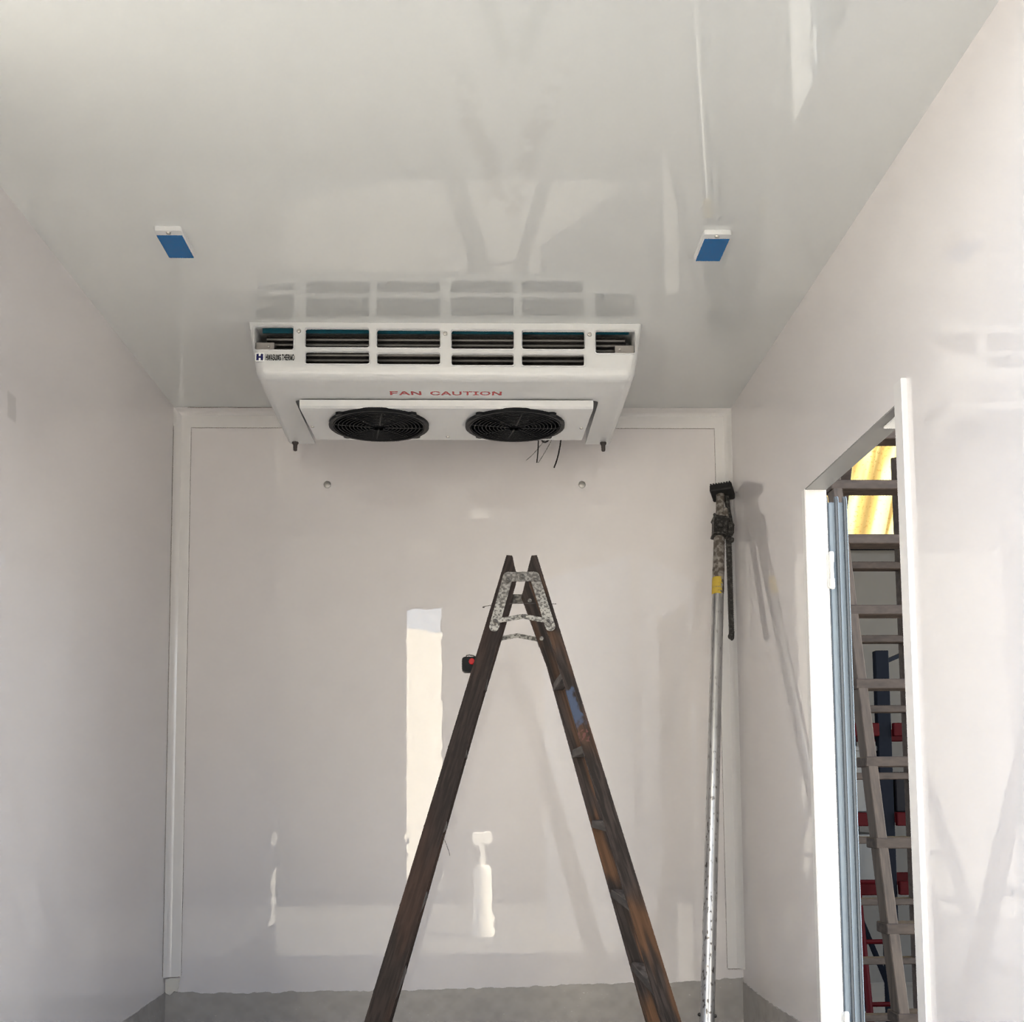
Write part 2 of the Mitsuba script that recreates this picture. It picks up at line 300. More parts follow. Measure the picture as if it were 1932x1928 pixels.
# side doorway: reveal edge strip, header plate and latch
k = struct('trim_4', cbox_man(XR - 0.012, XO + 0.004, 2.452, 2.500, 0.0, 1.790, 0.002), 'trim_white', 'white edge strip standing on the near side of the doorway', cat_='trim')
k = struct('trim_5', cat(cbox(XR - 0.0005, XO + 0.003, DY1 - 0.001, DY1 + 0.0025, 0, DZ), cbox(XR - 0.003, XR + 0.001, DY1 + 0.001, DY1 + 0.03, 0.25, DZ + 0.001, c=0.001)), 'jamb_white', 'bright white lining on the far side of the doorway', cat_='trim')
k = struct('trim_6', cbox_man(XR - 0.0005, XO + 0.003, DY0, DY1, DZ - 0.003, DZ + 0.001), 'shaded_lining', 'doorway top lining with shade put into its grey', cat_='trim')
lt = thing('door_latch', 'small dark latch with a pale plate under the top of the doorway', 'latch')
part(lt, 'plate', cbox(XR + 0.022, XO + 0.012, 2.560, 2.665, DZ - 0.009, DZ - 0.0035, c=0.001), 'white_steel', label='pale metal plate')
part(lt, 'keeper', cbox(XR + 0.034, XO + 0.004, 2.540, 2.60, DZ - 0.024, DZ - 0.0095, c=0.002), 'dark_steel')
part(lt, 'bolt', lathe([(0, -0.002), (0.005, -0.002), (0.004, 0.004), (0, 0.006)], (XR + 0.046, 2.548, DZ - 0.024), (0, -0.3, -1), 14), 'white_steel')

# blue side door swung right round against the outside: its hinge edge with two gasket fins
door = struct('door_1', None, None, 'blue insulated door folded back outside the doorway, seen edge on', cat_='door')
DXA, DXB, DYE, DT = XO + 0.004, XO + 0.068, 3.27, 1.720
part(door, 'panel', cbox(DXA + 0.010, DXB - 0.006, DYE, DYE + 0.74, 0.02, DT, c=0.003), 'door_blue')
part(door, 'edge_profile', cbox(DXA - 0.0015, DXA + 0.0095, DYE - 0.004, DYE + 0.74, 0.02, DT + 0.016, c=0.002), 'door_gasket', label='door edge with gap shade in its slate blue')  # dark strip: shade of the gap put into the colour
for q, x in enumerate((DXA + 0.031, DXB - 0.009)):
    pts = [(DYE + 0.004, 0.02), (DYE - 0.012, 0.02), (DYE - 0.012, DT + 0.004), (DYE - 0.009, DT + 0.011), (DYE - 0.004, DT + 0.015), (DYE + 0.004, DT + 0.016)]
    part(door, 'gasket', side_extrude(Polygon(pts), x - 0.003 + 0.0 * q, x + 0.0035), 'door_gasket', label='raised slate blue gasket rib')
    part(door, 'gasket_lip', side_extrude(Polygon([(a - 0.003, b) for a, b in pts]), x + 0.0035, x + 0.0055), 'door_blue')
for z0, z1 in ((1.470, 1.563), (0.20, 0.30)):
    h = part(door, 'hinge', cbox(XO - 0.002, XO + 0.012, DY1 - 0.006, DY1 + 0.020, z0, z1, c=0.002), 'white_steel', label='white butt hinge')
    part(h, 'barrel', lathe([(0, -0.008), (0.006, -0.006), (0.0075, 0), (0.0075, 0.022), (0.0055, 0.024), (0.0055, z1 - z0 - 0.024), (0.0075, z1 - z0 - 0.022), (0.0075, z1 - z0), (0.006, z1 - z0 + 0.006), (0, z1 - z0 + 0.008)], (XO + 0.008, DY1 - 0.012, z0), (0, 0, 1), 18), 'white_steel')

# ------------------------------------------------------------------ cooling unit under the ceiling
unit = thing('cooling_unit', 'white ceiling cooling unit with two black fans and slotted front', 'cooling unit')
UX0, UX1, UF, UB, UZ = -0.670, 0.500, 3.393, 4.062, 2.124
def sph(c, r, n=12): return [np.array(c) + r * np.array(v) for v in trimesh.creation.icosphere(2).vertices]
outer = hull(sum([sph((x, y, z), r) for x, y, z, r in (
    (UX0 + 0.052, UF + 0.036, UZ + 0.034, 0.034), (UX1 - 0.055, UF + 0.036, UZ + 0.034, 0.034),
    (UX0 + 0.026, UB - 0.012, UZ + 0.012, 0.012), (UX1 - 0.036, UB - 0.012, UZ + 0.012, 0.012))], [])
    + [np.array(p) for p in ((UX0 + 0.004, UF, ZC - 0.0005), (UX1 - 0.010, UF, ZC - 0.0005), (UX0 + 0.001, UF + 0.004, ZC - 0.0005), (UX1 - 0.003, UF + 0.004, ZC - 0.0005), (UX0, UF + 0.02, ZC - 0.0005), (UX1, UF + 0.02, ZC - 0.0005), (UX0 + 0.01, UB, ZC - 0.0005), (UX1 - 0.01, UB, ZC - 0.0005))])
shell = outer - cbox_man(UX0 + 0.034, UX1 - 0.036, UF + 0.010, 3.585, UZ + 0.026, ZC + 0.1) - cbox_man(UX0 + 0.10, UX1 - 0.11, 3.55, UB + 0.1, UZ + 0.010, ZC + 0.1)
shell -= cbox_man(-0.6525, 0.4775, UF + 0.010, 3.55, 2.198, ZC + 0.1)
shell -= flat_extrude(unary_union([rrect(-0.562, 0.386, 3.590, 4.3, 0.02)]), UZ - 0.05, UZ + 0.028)
holes = [(-0.6515, -0.538, 2.211, 2.280), (0.359, 0.476, 2.204, 2.271)] + \
        [(-0.502, -0.315, 2.219, 2.275), (-0.291, -0.105, 2.2185, 2.2725), (-0.070, 0.114, 2.216, 2.2715), (0.140, 0.325, 2.216, 2.270)] + \
        [(-0.501, -0.314, 2.169, 2.204), (-0.290, -0.105, 2.168, 2.200), (-0.070, 0.113, 2.1655, 2.199), (0.139, 0.323, 2.165, 2.198)]
for x0, x1, z0, z1 in holes:
    shell += face_extrude(rrect(x0 - 0.005, x1 + 0.005, z0 - 0.005, z1 + 0.005, 0.010), UF - 0.0022, UF + 0.008) ^ outer.translate([0, -0.003, 0])
for x0, x1, z0, z1 in holes:
    shell -= face_extrude(rrect(x0, x1, z0, z1, 0.006), UF - 0.05, UF + 0.016)
    shell -= hull([(x, y, z) for x, z in rrect(x0, x1, z0, z1, 0.006).exterior.coords for y in (UF + 0.002,)] + [(x, UF - 0.0035, z) for x, z in rrect(x0 - 0.0035, x1 + 0.0035, z0 - 0.0035, z1 + 0.0035, 0.009).exterior.coords])
part(unit, 'cover', shell, 'cover_white', smooth=40)
def screw_mesh(o, axis, r=0.0065):
    return lathe([(0, 0.0005), (r * 0.45, 0.0005), (r * 0.5, 0.003), (r * 0.8, 0.0025), (r, 0.0), (r, -0.002), (0, -0.002)], o, axis, 18)
for x, z in ((-0.521, 2.266), (-0.089, 2.260), (0.340, 2.259)):
    part(unit, 'screw', screw_mesh((x, UF - 0.002, z), (0, -1, 0)), 'screw_metal', label='small round screw head')
part(unit, 'film_strip', cbox(UX0 + 0.034, UX1 - 0.036, 3.436, 3.440, 2.2775, ZC - 0.002), 'teal_film', label='strip of teal protective film')
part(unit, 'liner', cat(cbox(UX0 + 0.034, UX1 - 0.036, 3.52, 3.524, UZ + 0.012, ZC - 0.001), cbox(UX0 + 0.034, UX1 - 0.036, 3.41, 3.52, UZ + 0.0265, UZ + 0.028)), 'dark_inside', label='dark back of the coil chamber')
# finned tube coil: rows of ribbed tubes
prof_rows = [(2.2645, 3.450), (2.2480, 3.449), (2.2320, 3.449), (2.2155, 3.447), (2.1990, 3.446), (2.1830, 3.446), (2.1670, 3.446)]
n_fin = 320
xs = np.linspace(UX0 + 0.045, UX1 - 0.047, n_fin)
outl = [(3.50, 2.154), (3.50, 2.2765)]
front = []
for z, y in prof_rows:
    front += [(y + 0.010, z + 0.0075), (y + 0.002, z + 0.004), (y, z), (y + 0.002, z - 0.004)]
fin_poly = Polygon(outl + [(3.452, 2.2765)] + front + [(3.452, 2.154)])
one_fin = M(side_extrude(fin_poly, -0.0007, 0.0007))
V = np.concatenate([one_fin.vertices + [x, 0, 0] for x in xs]); F = np.concatenate([one_fin.faces + i * len(one_fin.vertices) for i in range(n_fin)])
part(unit, 'cooling_fins', trimesh.Trimesh(V, F, process=False), 'fin_metal', smooth=False, label='dark metal cooling fins behind the slots', kind='stuff')
for z, y in prof_rows:
    part(unit, 'coil_tube', tube([(UX0 + 0.045, y + 0.0048, z), (UX1 - 0.047, y + 0.0048, z)], 0.0042, 8), 'coil_metal', label='bare metal coil tube')
for a, b, zt in ((-0.6515, -0.597, 2.240), (0.418, 0.476, 2.235)):
    br = part(unit, 'end_bracket', cbox(a, b, 3.415, 3.418, 2.200, zt, c=0.001), 'bracket_metal', label='bare metal end bracket')
    part(br, 'flange', cbox(a, b, 3.418, 3.45, zt - 0.003, zt, c=0.0005), 'bracket_metal')
    part(br, 'rivet', screw_mesh((b - 0.016 if a < 0 else a + 0.014, 3.4145, zt - 0.012), (0, -1, 0), 0.004), 'screw_metal')
# fan plate
PZ0, PZ1 = 2.094, 2.121
plate = hull([(x, y, z) for x in (-0.545, 0.367) for y, z in ((3.574, PZ0 + 0.006), (3.580, PZ0), (3.580, PZ1), (3.572, PZ1 - 0.002))] + [(x, y, z) for x in (-0.538, 0.360) for y, z in ((3.905, PZ0), (3.905, PZ1))])
fans = [(-0.3125, 3.735), (0.1275, 3.735)]
for fx, fy in fans: plate -= flat_extrude(Point(fx, fy).buffer(0.1465, quad_segs=16), 2.0, 2.2)
plate -= cbox_man(-0.535, 0.357, 3.584, 3.896, PZ0 + 0.003, 2.2)
part(unit, 'fan_plate', plate, 'plate_white', smooth=30)
for x, y in ((-0.531, 3.762), (0.347, 3.773), (-0.094, 3.868)):
    part(unit, 'screw', screw_mesh((x, y, PZ0 - 0.0005), (0, 0, -1), 0.006), 'screw_metal')
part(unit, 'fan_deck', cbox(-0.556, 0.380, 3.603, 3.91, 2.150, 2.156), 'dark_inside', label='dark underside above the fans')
for fx, fy in fans:
    # shroud with rim and lugs
    rim = flat_extrude(Point(fx, fy).buffer(0.1610, quad_segs=20) - Point(fx, fy).buffer(0.1480, quad_segs=20), PZ0 - 0.010, PZ0 + 0.002)
    rim += flat_extrude(Point(fx, fy).buffer(0.1485, quad_segs=20) - Point(fx, fy).buffer(0.1460, quad_segs=20), PZ0 - 0.012, PZ0 + 0.05)
    for a in (45, 135, 225, 315):
        c, s = math.cos(math.radians(a)), math.sin(math.radians(a))
        rim += flat_extrude(Point(fx + 0.160 * c, fy + 0.160 * s).buffer(0.014, quad_segs=6), PZ0 - 0.009, PZ0 + 0.001)
    fan = part(unit, 'fan', rim, 'black_plastic', label='black axial fan with a ringed guard')
    for i in range(10):
        part(fan, 'guard_ring', ring((fx, fy, PZ0 - 0.009 - 0.002 * (1 - i / 9)), 0.034 + i * 0.0122, 0.0016, 44, 6), 'black_plastic')
    for i in range(8):
        a = math.radians(8 + 45 * i); c, s = math.cos(a), math.sin(a)
        part(fan, 'guard_spoke', beam((fx + 0.02 * c, fy + 0.02 * s, PZ0 - 0.010), (fx + 0.149 * c, fy + 0.149 * s, PZ0 - 0.006), 0.0035 if i % 2 else 0.006, 0.005, (-s, c, 0), 0.0005), 'black_plastic')
    part(fan, 'hub', lathe([(0, 0.034), (0.042, 0.034), (0.047, 0.026), (0.047, 0.0), (0.03, -0.006), (0, -0.007)], (fx, fy, PZ0 + 0.004), (0, 0, 1), 28), 'black_plastic')
    for i in range(9):
        a = 2 * math.pi * i / 9 + 0.2; V, F = [], []
        for q in range(6):
            rr = 0.044 + q * 0.0202; tw = a + 0.10 * q; wid = 0.30 + 0.01 * q
            for dz in (0.0, 0.002):
                V += [(fx + rr * math.cos(tw), fy + rr * math.sin(tw), PZ0 + 0.030 + dz), (fx + rr * math.cos(tw + wid), fy + rr * math.sin(tw + wid), PZ0 + 0.010 + dz)]
        part(fan, 'blade', hull(V[:8]) + hull(V[4:12]) + hull(V[8:16]) + hull(V[12:20]) + hull(V[16:24]), 'black_plastic')
for x in (-0.655, 0.452):
    xx = -0.628 if x < 0 else 0.447
    part(unit, 'drain_nozzle', lathe([(0, 0.002), (0.011, 0.002), (0.0115, -0.003), (0.0075, -0.009), (0.0068, -0.026), (0.0055, -0.030), (0, -0.031)], (xx, 4.032, UZ - 0.001), (0, 0, 1), 20), 'nozzle_grey', label='stubby dark grey drain nozzle')
# loose leads hanging behind the right fan
for pts, r in (([(0.213, 3.93, 2.128), (0.214, 3.95, 2.085), (0.209, 3.955, 2.030)], 0.0021),
               ([(0.294, 3.93, 2.130), (0.285, 3.95, 2.066), (0.268, 3.955, 2.012)], 0.0024),
               ([(0.246, 3.93, 2.12), (0.232, 3.94, 2.10), (0.205, 3.95, 2.068), (0.173, 3.955, 2.038)], 0.0008),
               ([(0.270, 3.93, 2.13), (0.262, 3.94, 2.11), (0.240, 3.95, 2.070), (0.214, 3.955, 2.030)], 0.0008),
               ([(0.222, 3.925, 2.112), (0.226, 3.93, 2.100), (0.236, 3.93, 2.094), (0.247, 3.93, 2.100), (0.252, 3.925, 2.110)], 0.0028)):
    part(unit, 'lead_wire', tube(curve(pts, 20), r, 8), 'black_rubber', label='loose black lead hanging down')
# lettering
def fit_text(s, w, h, o, ex, ey, ez, bold=False, depth=0.0008):
    m = meshkit.text_mesh(s, 0.05, 0.002, bold)
    lo, hi = m.bounds; m.apply_translation(-np.array([lo[0], lo[1], 0])); m.apply_scale([w / (hi[0] - lo[0]), h / (hi[1] - lo[1]), depth / 0.002])
    return frame(m, o, ex, ey, ez)
FX, FZ, FN = (1, 0, 0), (0, 0, 1), (0, -1, 0)
x = -0.262
words = [('FAN', 0.095), ('CAUTION', 0.219)]
for w_, x_, l_ in (('FAN', -0.262, 0.096), ('CAUTION', -0.139, 0.219)):
    part(unit, 'caution_lettering', fit_text(w_, l_, 0.034, (x_, 3.541, UZ + 0.0004), (1, 0, 0), (0, -1, 0), (0, 0, -1), True), 'letter_red', smooth=False, label='red lettering ' + w_)
bd = part(unit, 'badge', cbox(-0.648, -0.622, UF - 0.0012, UF + 0.002, 2.1735, 2.1995, c=0.0003), 'badge_paper', label='small white badge')
hp = Polygon([(0, 0), (7, 0), (7, 7.5), (13, 7.5), (13, 0), (20, 0), (20, 20), (13, 20), (13, 12.5), (7, 12.5), (7, 20), (0, 20)])
from shapely import affinity
hp = affinity.translate(affinity.scale(hp, 0.00098, 0.00098, origin=(0, 0)), -0.645, 2.1765)
part(bd, 'letter', face_extrude(hp, UF - 0.0018, UF - 0.001), 'badge_navy', smooth=False, label='navy letter H')
for w_, x_, l_ in (('HWASUNG', -0.6175, 0.0445), ('THERMO', -0.5705, 0.0365)):
    part(unit, 'maker_lettering', fit_text(w_, l_, 0.0185, (x_, UF - 0.0002, 2.1765), FX, FZ, FN, True), 'letter_black', smooth=False, label='black lettering ' + w_)

# ------------------------------------------------------------------ two film covered plates on the ceiling
def film_plate(x0, skew, label):
    k = thing('ceiling_plate', label, 'plate', 'film covered plates on the ceiling')
    w, y0, y1 = 0.069, 2.803, 2.950
    z1 = ZC + 0.0005
    part(k, 'base', flat_extrude(rrect(x0, x0 + w, y0, y1, 0.006), ZC - 0.012, z1), 'plate_white')
    f = sbox(x0 + (0.002 if skew < 0 else 0.006), y0 + 0.025, x0 + w - (0.006 if skew < 0 else 0.002), y1 - 0.002).buffer(0.001)
    part(k, 'film', flat_extrude(f, ZC - 0.0132, ZC - 0.0118), 'blue_film', label='blue protective film')
    part(k, 'screw', screw_mesh((x0 + w / 2 - 0.001, y0 + 0.011, ZC - 0.012), (0, 0, -1), 0.0065), 'screw_metal')
film_plate(-0.788, -1, 'blue film covered plate on the ceiling on the side of the plain wall')
film_plate(0.571, 1, 'blue film covered plate on the ceiling on the side of the doorway wall')

# caps on the end wall
for x, lab in ((-0.5375, 'small round metal cap on the end wall below the fan nearer the maker lettering'), (0.386, 'small round metal cap on the end wall below the hanging wires')):
    solo('wall_cap', lathe([(0, 0.0055), (0.005, 0.005), (0.009, 0.0042), (0.0125, 0.002), (0.0135, 0.0), (0.0135, -0.003), (0, -0.003)], (x, YB, 2.018), (0, -1, 0), 28), 'plug_metal', lab, 'cap', 'metal caps on the end wall')

# ------------------------------------------------------------------ wooden double ladder
lad = thing('wooden_ladder', 'dark worn wooden double stepladder standing open under the cooling unit', 'ladder')
NY = lambda z: 2.87 + 0.10 * z          # near face leans: feet nearer
def leaning(poly, y_at, th):
    """polygon in (x, z) on the leaning plane, th thick away from the viewer"""
    V = face_extrude(poly, 0, th)
    m = M(V); v = m.vertices.copy(); v[:, 1] += y_at(v[:, 2]); m.vertices = v; return m
left_poly = Polygon([(-0.3843, 0.0), (-0.2744, 0.357), (-0.0407, 1.1245), (0.0765, 1.511), (0.0792, 1.5177), (0.0925, 1.5163), (0.0945, 1.512), (0.1000, 1.4835), (0.1060, 1.462), (0.1020, 1.440), (0.0579, 1.294), (0.0062, 1.124), (-0.2147, 0.357), (-0.3185, 0.0)])
right_poly = Polygon([(0.591, 0.0), (0.491, 0.347), (0.270, 1.1228), (0.1595, 1.511), (0.1572, 1.5176), (0.1440, 1.5163), (0.1420, 1.512), (0.1343, 1.482), (0.1290, 1.462), (0.1340, 1.448), (0.2001, 1.2603), (0.4136, 0.4598), (0.535, 0.0)])
FYY = lambda z: 3.335 + 0.0 * z
part(lad, 'stile', leaning(left_poly, NY, 0.022), 'wood_dark', label='dark brown near stile')
part(lad, 'stile', leaning(right_poly, NY, 0.022), 'wood_worn', label='near stile with a blue paint smear')
part(lad, 'stile', leaning(left_poly, FYY, 0.022), 'wood_dark')
part(lad, 'stile', leaning(right_poly.union(affinity.translate(right_poly, 0.014, 0)).intersection(sbox(-1, 0, 1, 1.36)).union(right_poly), FYY, 0.022), 'wood_worn_inner')
def span(poly, z):
    i = poly.intersection(LineString([(-2, z), (2, z)])); return i.bounds[0], i.bounds[2]
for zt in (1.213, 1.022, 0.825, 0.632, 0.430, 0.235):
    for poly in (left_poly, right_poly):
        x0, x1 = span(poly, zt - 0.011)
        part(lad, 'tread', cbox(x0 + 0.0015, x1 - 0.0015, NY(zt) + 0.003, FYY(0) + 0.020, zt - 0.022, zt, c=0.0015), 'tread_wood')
# hinge plates, spreaders and bolts, near and far
def strap(pts, r): return LineString(pts).buffer(r, quad_segs=8, join_style=1)
piv, eL, eR, bL, bR = (0.1175, 1.4590), (0.0815, 1.4590), (0.1505, 1.4590), (0.0450, 1.3270), (0.1890, 1.3270)
for far in (False, True):
    base = (lambda z, q: NY(z) - q) if not far else (lambda z, q: FYY(z) + 0.022 + q)
    sh = lambda poly: poly
    def onto(poly, q0, th):
        m = M(face_extrude(poly, 0, th)); v = m.vertices.copy(); v[:, 1] = base(v[:, 2], q0 + th - v[:, 1] if not far else q0 + v[:, 1]); m.vertices = v
        if far: m.invert() if m.volume < 0 else None
        elif m.volume < 0: m.invert()
        return m
    pl = part(lad, 'hinge_plate', onto(strap([piv, eL, bL], 0.0128), 0.000, 0.003), 'splashed_steel', label='paint splashed steel hinge plate')
    part(lad, 'hinge_plate', onto(strap([piv, eR, bR], 0.0128), 0.003, 0.003), 'splashed_steel', label='paint splashed steel hinge plate')
    mid = (0.1180, 1.3530)
    part(lad, 'spreader', onto(strap([(0.0472, 1.3405), mid], 0.0062), 0.006, 0.0025), 'splashed_steel')
    part(lad, 'spreader', onto(strap([mid, (0.1845, 1.3401)], 0.0062), 0.0085, 0.0025), 'splashed_steel')
    for (bx, bz), r in ((piv, 0.0075), ((0.0805, 1.4495), 0.0062), ((0.1520, 1.4495), 0.0062), ((0.0472, 1.3405), 0.006), ((0.1845, 1.3401), 0.006), (mid, 0.0048)):
        ax = (0, 1, 0) if far else (0, -1, 0)
        part(lad, 'bolt', lathe([(0, -0.001), (r, -0.001), (r * 0.98, 0.0018), (r * 0.72, 0.0022), (r * 0.66, 0.0045), (r * 0.35, 0.0062), (0, 0.0065)], (bx, base(bz, 0.011 if (bx, bz) == mid else 0.0085 if bz < 1.4 else 0.006), bz), ax, 20), 'dark_steel')
for bx, bz in ((0.1520, 1.4495), (0.1845, 1.3401)):
    part(lad, 'bolt', lathe([(0, 0.003), (0.004, 0.003), (0.0065, 0.0), (0, -0.001)], (bx, FYY(0) + 0.0005, bz), (0, -1, 0), 16), 'splashed_steel')
part(lad, 'nail', tube(curve([(0.019, 3.17, 1.4045), (0.035, 3.17, 1.409), (0.070, 3.17, 1.4130), (0.11, 3.17, 1.4145), (0.16, 3.17, 1.4142), (0.217, 3.17, 1.4128)], 20), 0.0009, 6), 'dark_steel', label='thin bent wire through the stiles')
part(lad, 'wire_tip', lathe([(0, -0.003), (0.0022, -0.002), (0.0022, 0.002), (0, 0.003)], (0.019, 3.17, 1.4045), (1, 0, 0.2), 10), 'dark_steel')
part(lad, 'wire_end', tube(curve([(-0.098, 2.975, 0.815), (-0.086, 2.97, 0.795), (-0.074, 2.965, 0.765), (-0.069, 2.96, 0.748)], 12), 0.0006, 6), 'dark_steel')

# tape measure on a tread of the ladder
tm = thing('tape_measure', 'black tape measure with a red button beside the ladder', 'tape measure')
tb = face_extrude(rrect(-0.0385, 0.020, 1.2135, 1.2525, 0.009), 3.024, 3.060)
part(tm, 'body', M(tb), 'black_plastic')
part(tm, 'button', lathe([(0, 0.004), (0.006, 0.0038), (0.0082, 0.0022), (0.0085, -0.001), (0, -0.001)], (-0.0125, 3.024, 1.2400), (0, -1, 0), 22), 'red_plastic', label='round red button')
part(tm, 'clip', tube([(-0.028, 3.032, 1.2520), (-0.027, 3.031, 1.2560), (-0.020, 3.03, 1.2575), (-0.010, 3.03, 1.2560), (-0.002, 3.03, 1.2520)], 0.0017, 6), 'dark_steel')

# ------------------------------------------------------------------ telescopic bracing pole leaning in the corner
pole = thing('bracing_pole', 'grimy steel telescopic bracing pole leaning in the corner by the doorway', 'pole')
PA, PB = np.array([0.676, 3.606, 0.0]), np.array([0.8790, 4.1300, 2.008])
pd = (PB - PA) / np.linalg.norm(PB - PA); PL = np.linalg.norm(PB - PA)
ps = np.cross(pd, (0, -1, 0)); ps /= np.linalg.norm(ps)               # sideways
if ps[0] < 0: ps = -ps
pf = np.cross(ps, pd); pf = pf if pf[1] < 0 else -pf                  # towards the viewer
at_z = lambda z: PA + pd * (z / pd[2])
def along(z0, z1, prof, n=28):
    a = at_z(z0); L = np.linalg.norm(at_z(z1) - a); return lathe([(r, t * L) for r, t in prof], a, pd, n)
part(pole, 'outer_tube', along(0.012, 1.585, [(0, 0), (0.0222, 0), (0.0222, 0.3), (0.0212, 0.6), (0.0205, 1), (0, 1)]), 'pole_steel', label='worn bright steel tube')
part(pole, 'upper_tube', along(1.582, 1.790, [(0, 0), (0.0206, 0), (0.0212, 0.1), (0.0203, 0.2), (0.0208, 0.45), (0.020, 0.5), (0.0195, 1), (0, 1)]), 'pole_grimy', label='grimy upper tube')
part(pole, 'inner_tube', along(1.78, 1.965, [(0, 0), (0.0148, 0), (0.0148, 1), (0, 1)]), 'pole_grimy')
def tube_patch(z0, z1, a0, a1, r0, r1, n=14, jag=0.0):
    """sheet wrapped on the pole between angles a0 and a1 (degrees, 0 = towards the viewer, + = to the side of ps)"""
    V, F = [], []
    for rr in (r1, r0):
        for i in range(n + 1):
            t = i / n; e = jag * math.sin(i * 2.3) + jag * 0.6 * math.sin(i * 5.1)
            for j in range(7):
                an = math.radians(a0 + (a1 + e * 30 - a0) * j / 6); o = at_z(z0 + (z1 - z0) * t)
                V.append(o + rr * (math.cos(an) * pf + math.sin(an) * ps))
    m = (n + 1) * 7
    for i in range(n):
        for j in range(6):
            q = i * 7 + j; F += [[q, q + 1, q + 8], [q, q + 8, q + 7]]
    return trimesh.Trimesh(np.array(V[:m]), np.array(F), process=False)
part(pole, 'yellow_sticker', tube_patch(1.578, 1.640, -95, 22, 0.0205, 0.0214, jag=0.35), 'yellow_tape', smooth=True, label='torn yellow tape')
def pbox(z, s0, s1, f0, f1, h0, h1, c=0.002):
    """block at height z of the pole: sideways, towards the viewer, along"""
    return frame(cbox(s0, s1, h0, h1, f0, f1, c=c), at_z(z), ps, pd, pf) if False else frame(cbox(s0, s1, f0, f1, h0, h1, c=c), at_z(z), ps, np.cross(pd, ps), pd)
sgn = 1 if np.cross(pd, ps)[1] < 0 else -1
rat = part(pole, 'ratchet_housing', M(cbox_man(-0.024, 0.026, -0.026, 0.026, -0.036, 0.036, 0.006) + cbox_man(0.018, 0.050, -0.018, 0.018, -0.030, 0.022, 0.006)).copy(), 'cast_iron', label='dark cast ratchet housing')
def repose(mesh, z): return frame(mesh, at_z(z), ps, np.cross(pd, ps), pd)
scene[rat] = mikit.ply(repose(M(cbox_man(-0.024, 0.028, -0.026, 0.026, -0.037, 0.036, 0.007) + cbox_man(0.016, 0.050, -0.018, 0.018, -0.026, 0.020, 0.006) + cbox_man(-0.0265, 0.020, -0.028, 0.028, 0.026, 0.036, 0.003) + cbox_man(-0.0265, 0.020, -0.028, 0.028, -0.037, -0.026, 0.003)), 1.832), 'cast_iron', smooth=30)
part(rat, 'pivot', frame(lathe([(0, 0), (0.010, 0), (0.010, 0.010), (0.006, 0.014), (0, 0.014)], (0, 0, 0), (0, 0, 1), 18), at_z(1.832) + np.array([0, -0.025, 0]) + ps * -0.004, (1, 0, 0), (0, 0, 1), (0, -1, 0)), 'cast_iron')
part(rat, 'lever', repose(M(m3.Manifold.hull(cbox_man(0.004, 0.030, sgn * -0.0 - 0.012, 0.012, 0.034, 0.050, 0.004) + cbox_man(0.010, 0.026, -0.010, 0.010, 0.070, 0.080, 0.004))), 1.832), 'pole_grimy')
part(rat, 'lug', repose(cbox(0.026, 0.052, -0.009, 0.009, -0.052, -0.036, c=0.004), 1.832), 'cast_iron')
part(rat, 'rivet', repose(lathe([(0, -0.006), (0.004, -0.006), (0.005, 0.0), (0.004, 0.005), (0, 0.006)], (-0.0175, 0, 0.050), (1, 0, 0.0), 12), 1.832), 'cast_iron')
# toothed bar hanging beside the pole
a, b = at_z(1.80) + ps * 0.033, at_z(1.442) + ps * 0.050
a = a + np.array([0, 0.0, 0]); L = np.linalg.norm(b - a); d = (b - a) / L
sx = ps - d * (ps @ d); sx /= np.linalg.norm(sx)
tp = [(-0.010, 0.0), (-0.008, L - 0.004), (-0.012, L + 0.004), (-0.010, L + 0.014), (0.002, L + 0.022), (0.008, L + 0.016), (0.010, L - 0.004)]
nt = 46
for i in range(nt):
    t = (L - 0.01) * (1 - i / nt); tp += [(0.0105, t), (0.0075, t - 0.0035)]
tp += [(0.010, 0.0)]
part(pole, 'toothed_bar', frame(M(poly_man(Polygon(tp), 0.008)), a - np.cross(sx, d) * 0.004, sx, d, np.cross(sx, d)), 'cast_iron', smooth=False, label='dark toothed bar hanging beside the tube')
part(pole, 'side_strut', tube([at_z(1.955) + ps * 0.022, at_z(1.90) + ps * 0.030, at_z(1.845) + ps * 0.041], [0.0095, 0.0085, 0.009], 10), 'cast_iron')
pad = M(cbox_man(-0.038, 0.040, -0.036, 0.036, 0.0, 0.030, 0.004))
pn = np.array([0.10, 0.42, 1.0]); pn /= np.linalg.norm(pn); px_ = np.array([0.92, -0.40, -0.02]); px_ -= pn * (px_ @ pn); px_ /= np.linalg.norm(px_)
pk = part(pole, 'pad', frame(pad, at_z(1.957) + ps * 0.006, px_, np.cross(pn, px_), pn), 'black_rubber', label='black ribbed rubber pad')
for i in range(8):
    part(pk, 'rib', frame(cbox(-0.0365 + i * 0.0095, -0.0310 + i * 0.0095, -0.035, 0.035, 0.029, 0.0335, c=0.001), at_z(1.957) + ps * 0.006, px_, np.cross(pn, px_), pn), 'black_rubber')
part(pole, 'cross_pin', tube([at_z(0.222) - ps * 0.029, at_z(0.222) - ps * 0.026, at_z(0.222) + ps * 0.026, at_z(0.222) + ps * 0.029], [0.003, 0.0055, 0.0055, 0.003], 10), 'cast_iron')
part(pole, 'foot', along(0.0, 0.016, [(0, 0), (0.030, 0), (0.030, 0.6), (0.024, 1), (0, 1)]), 'black_rubber')

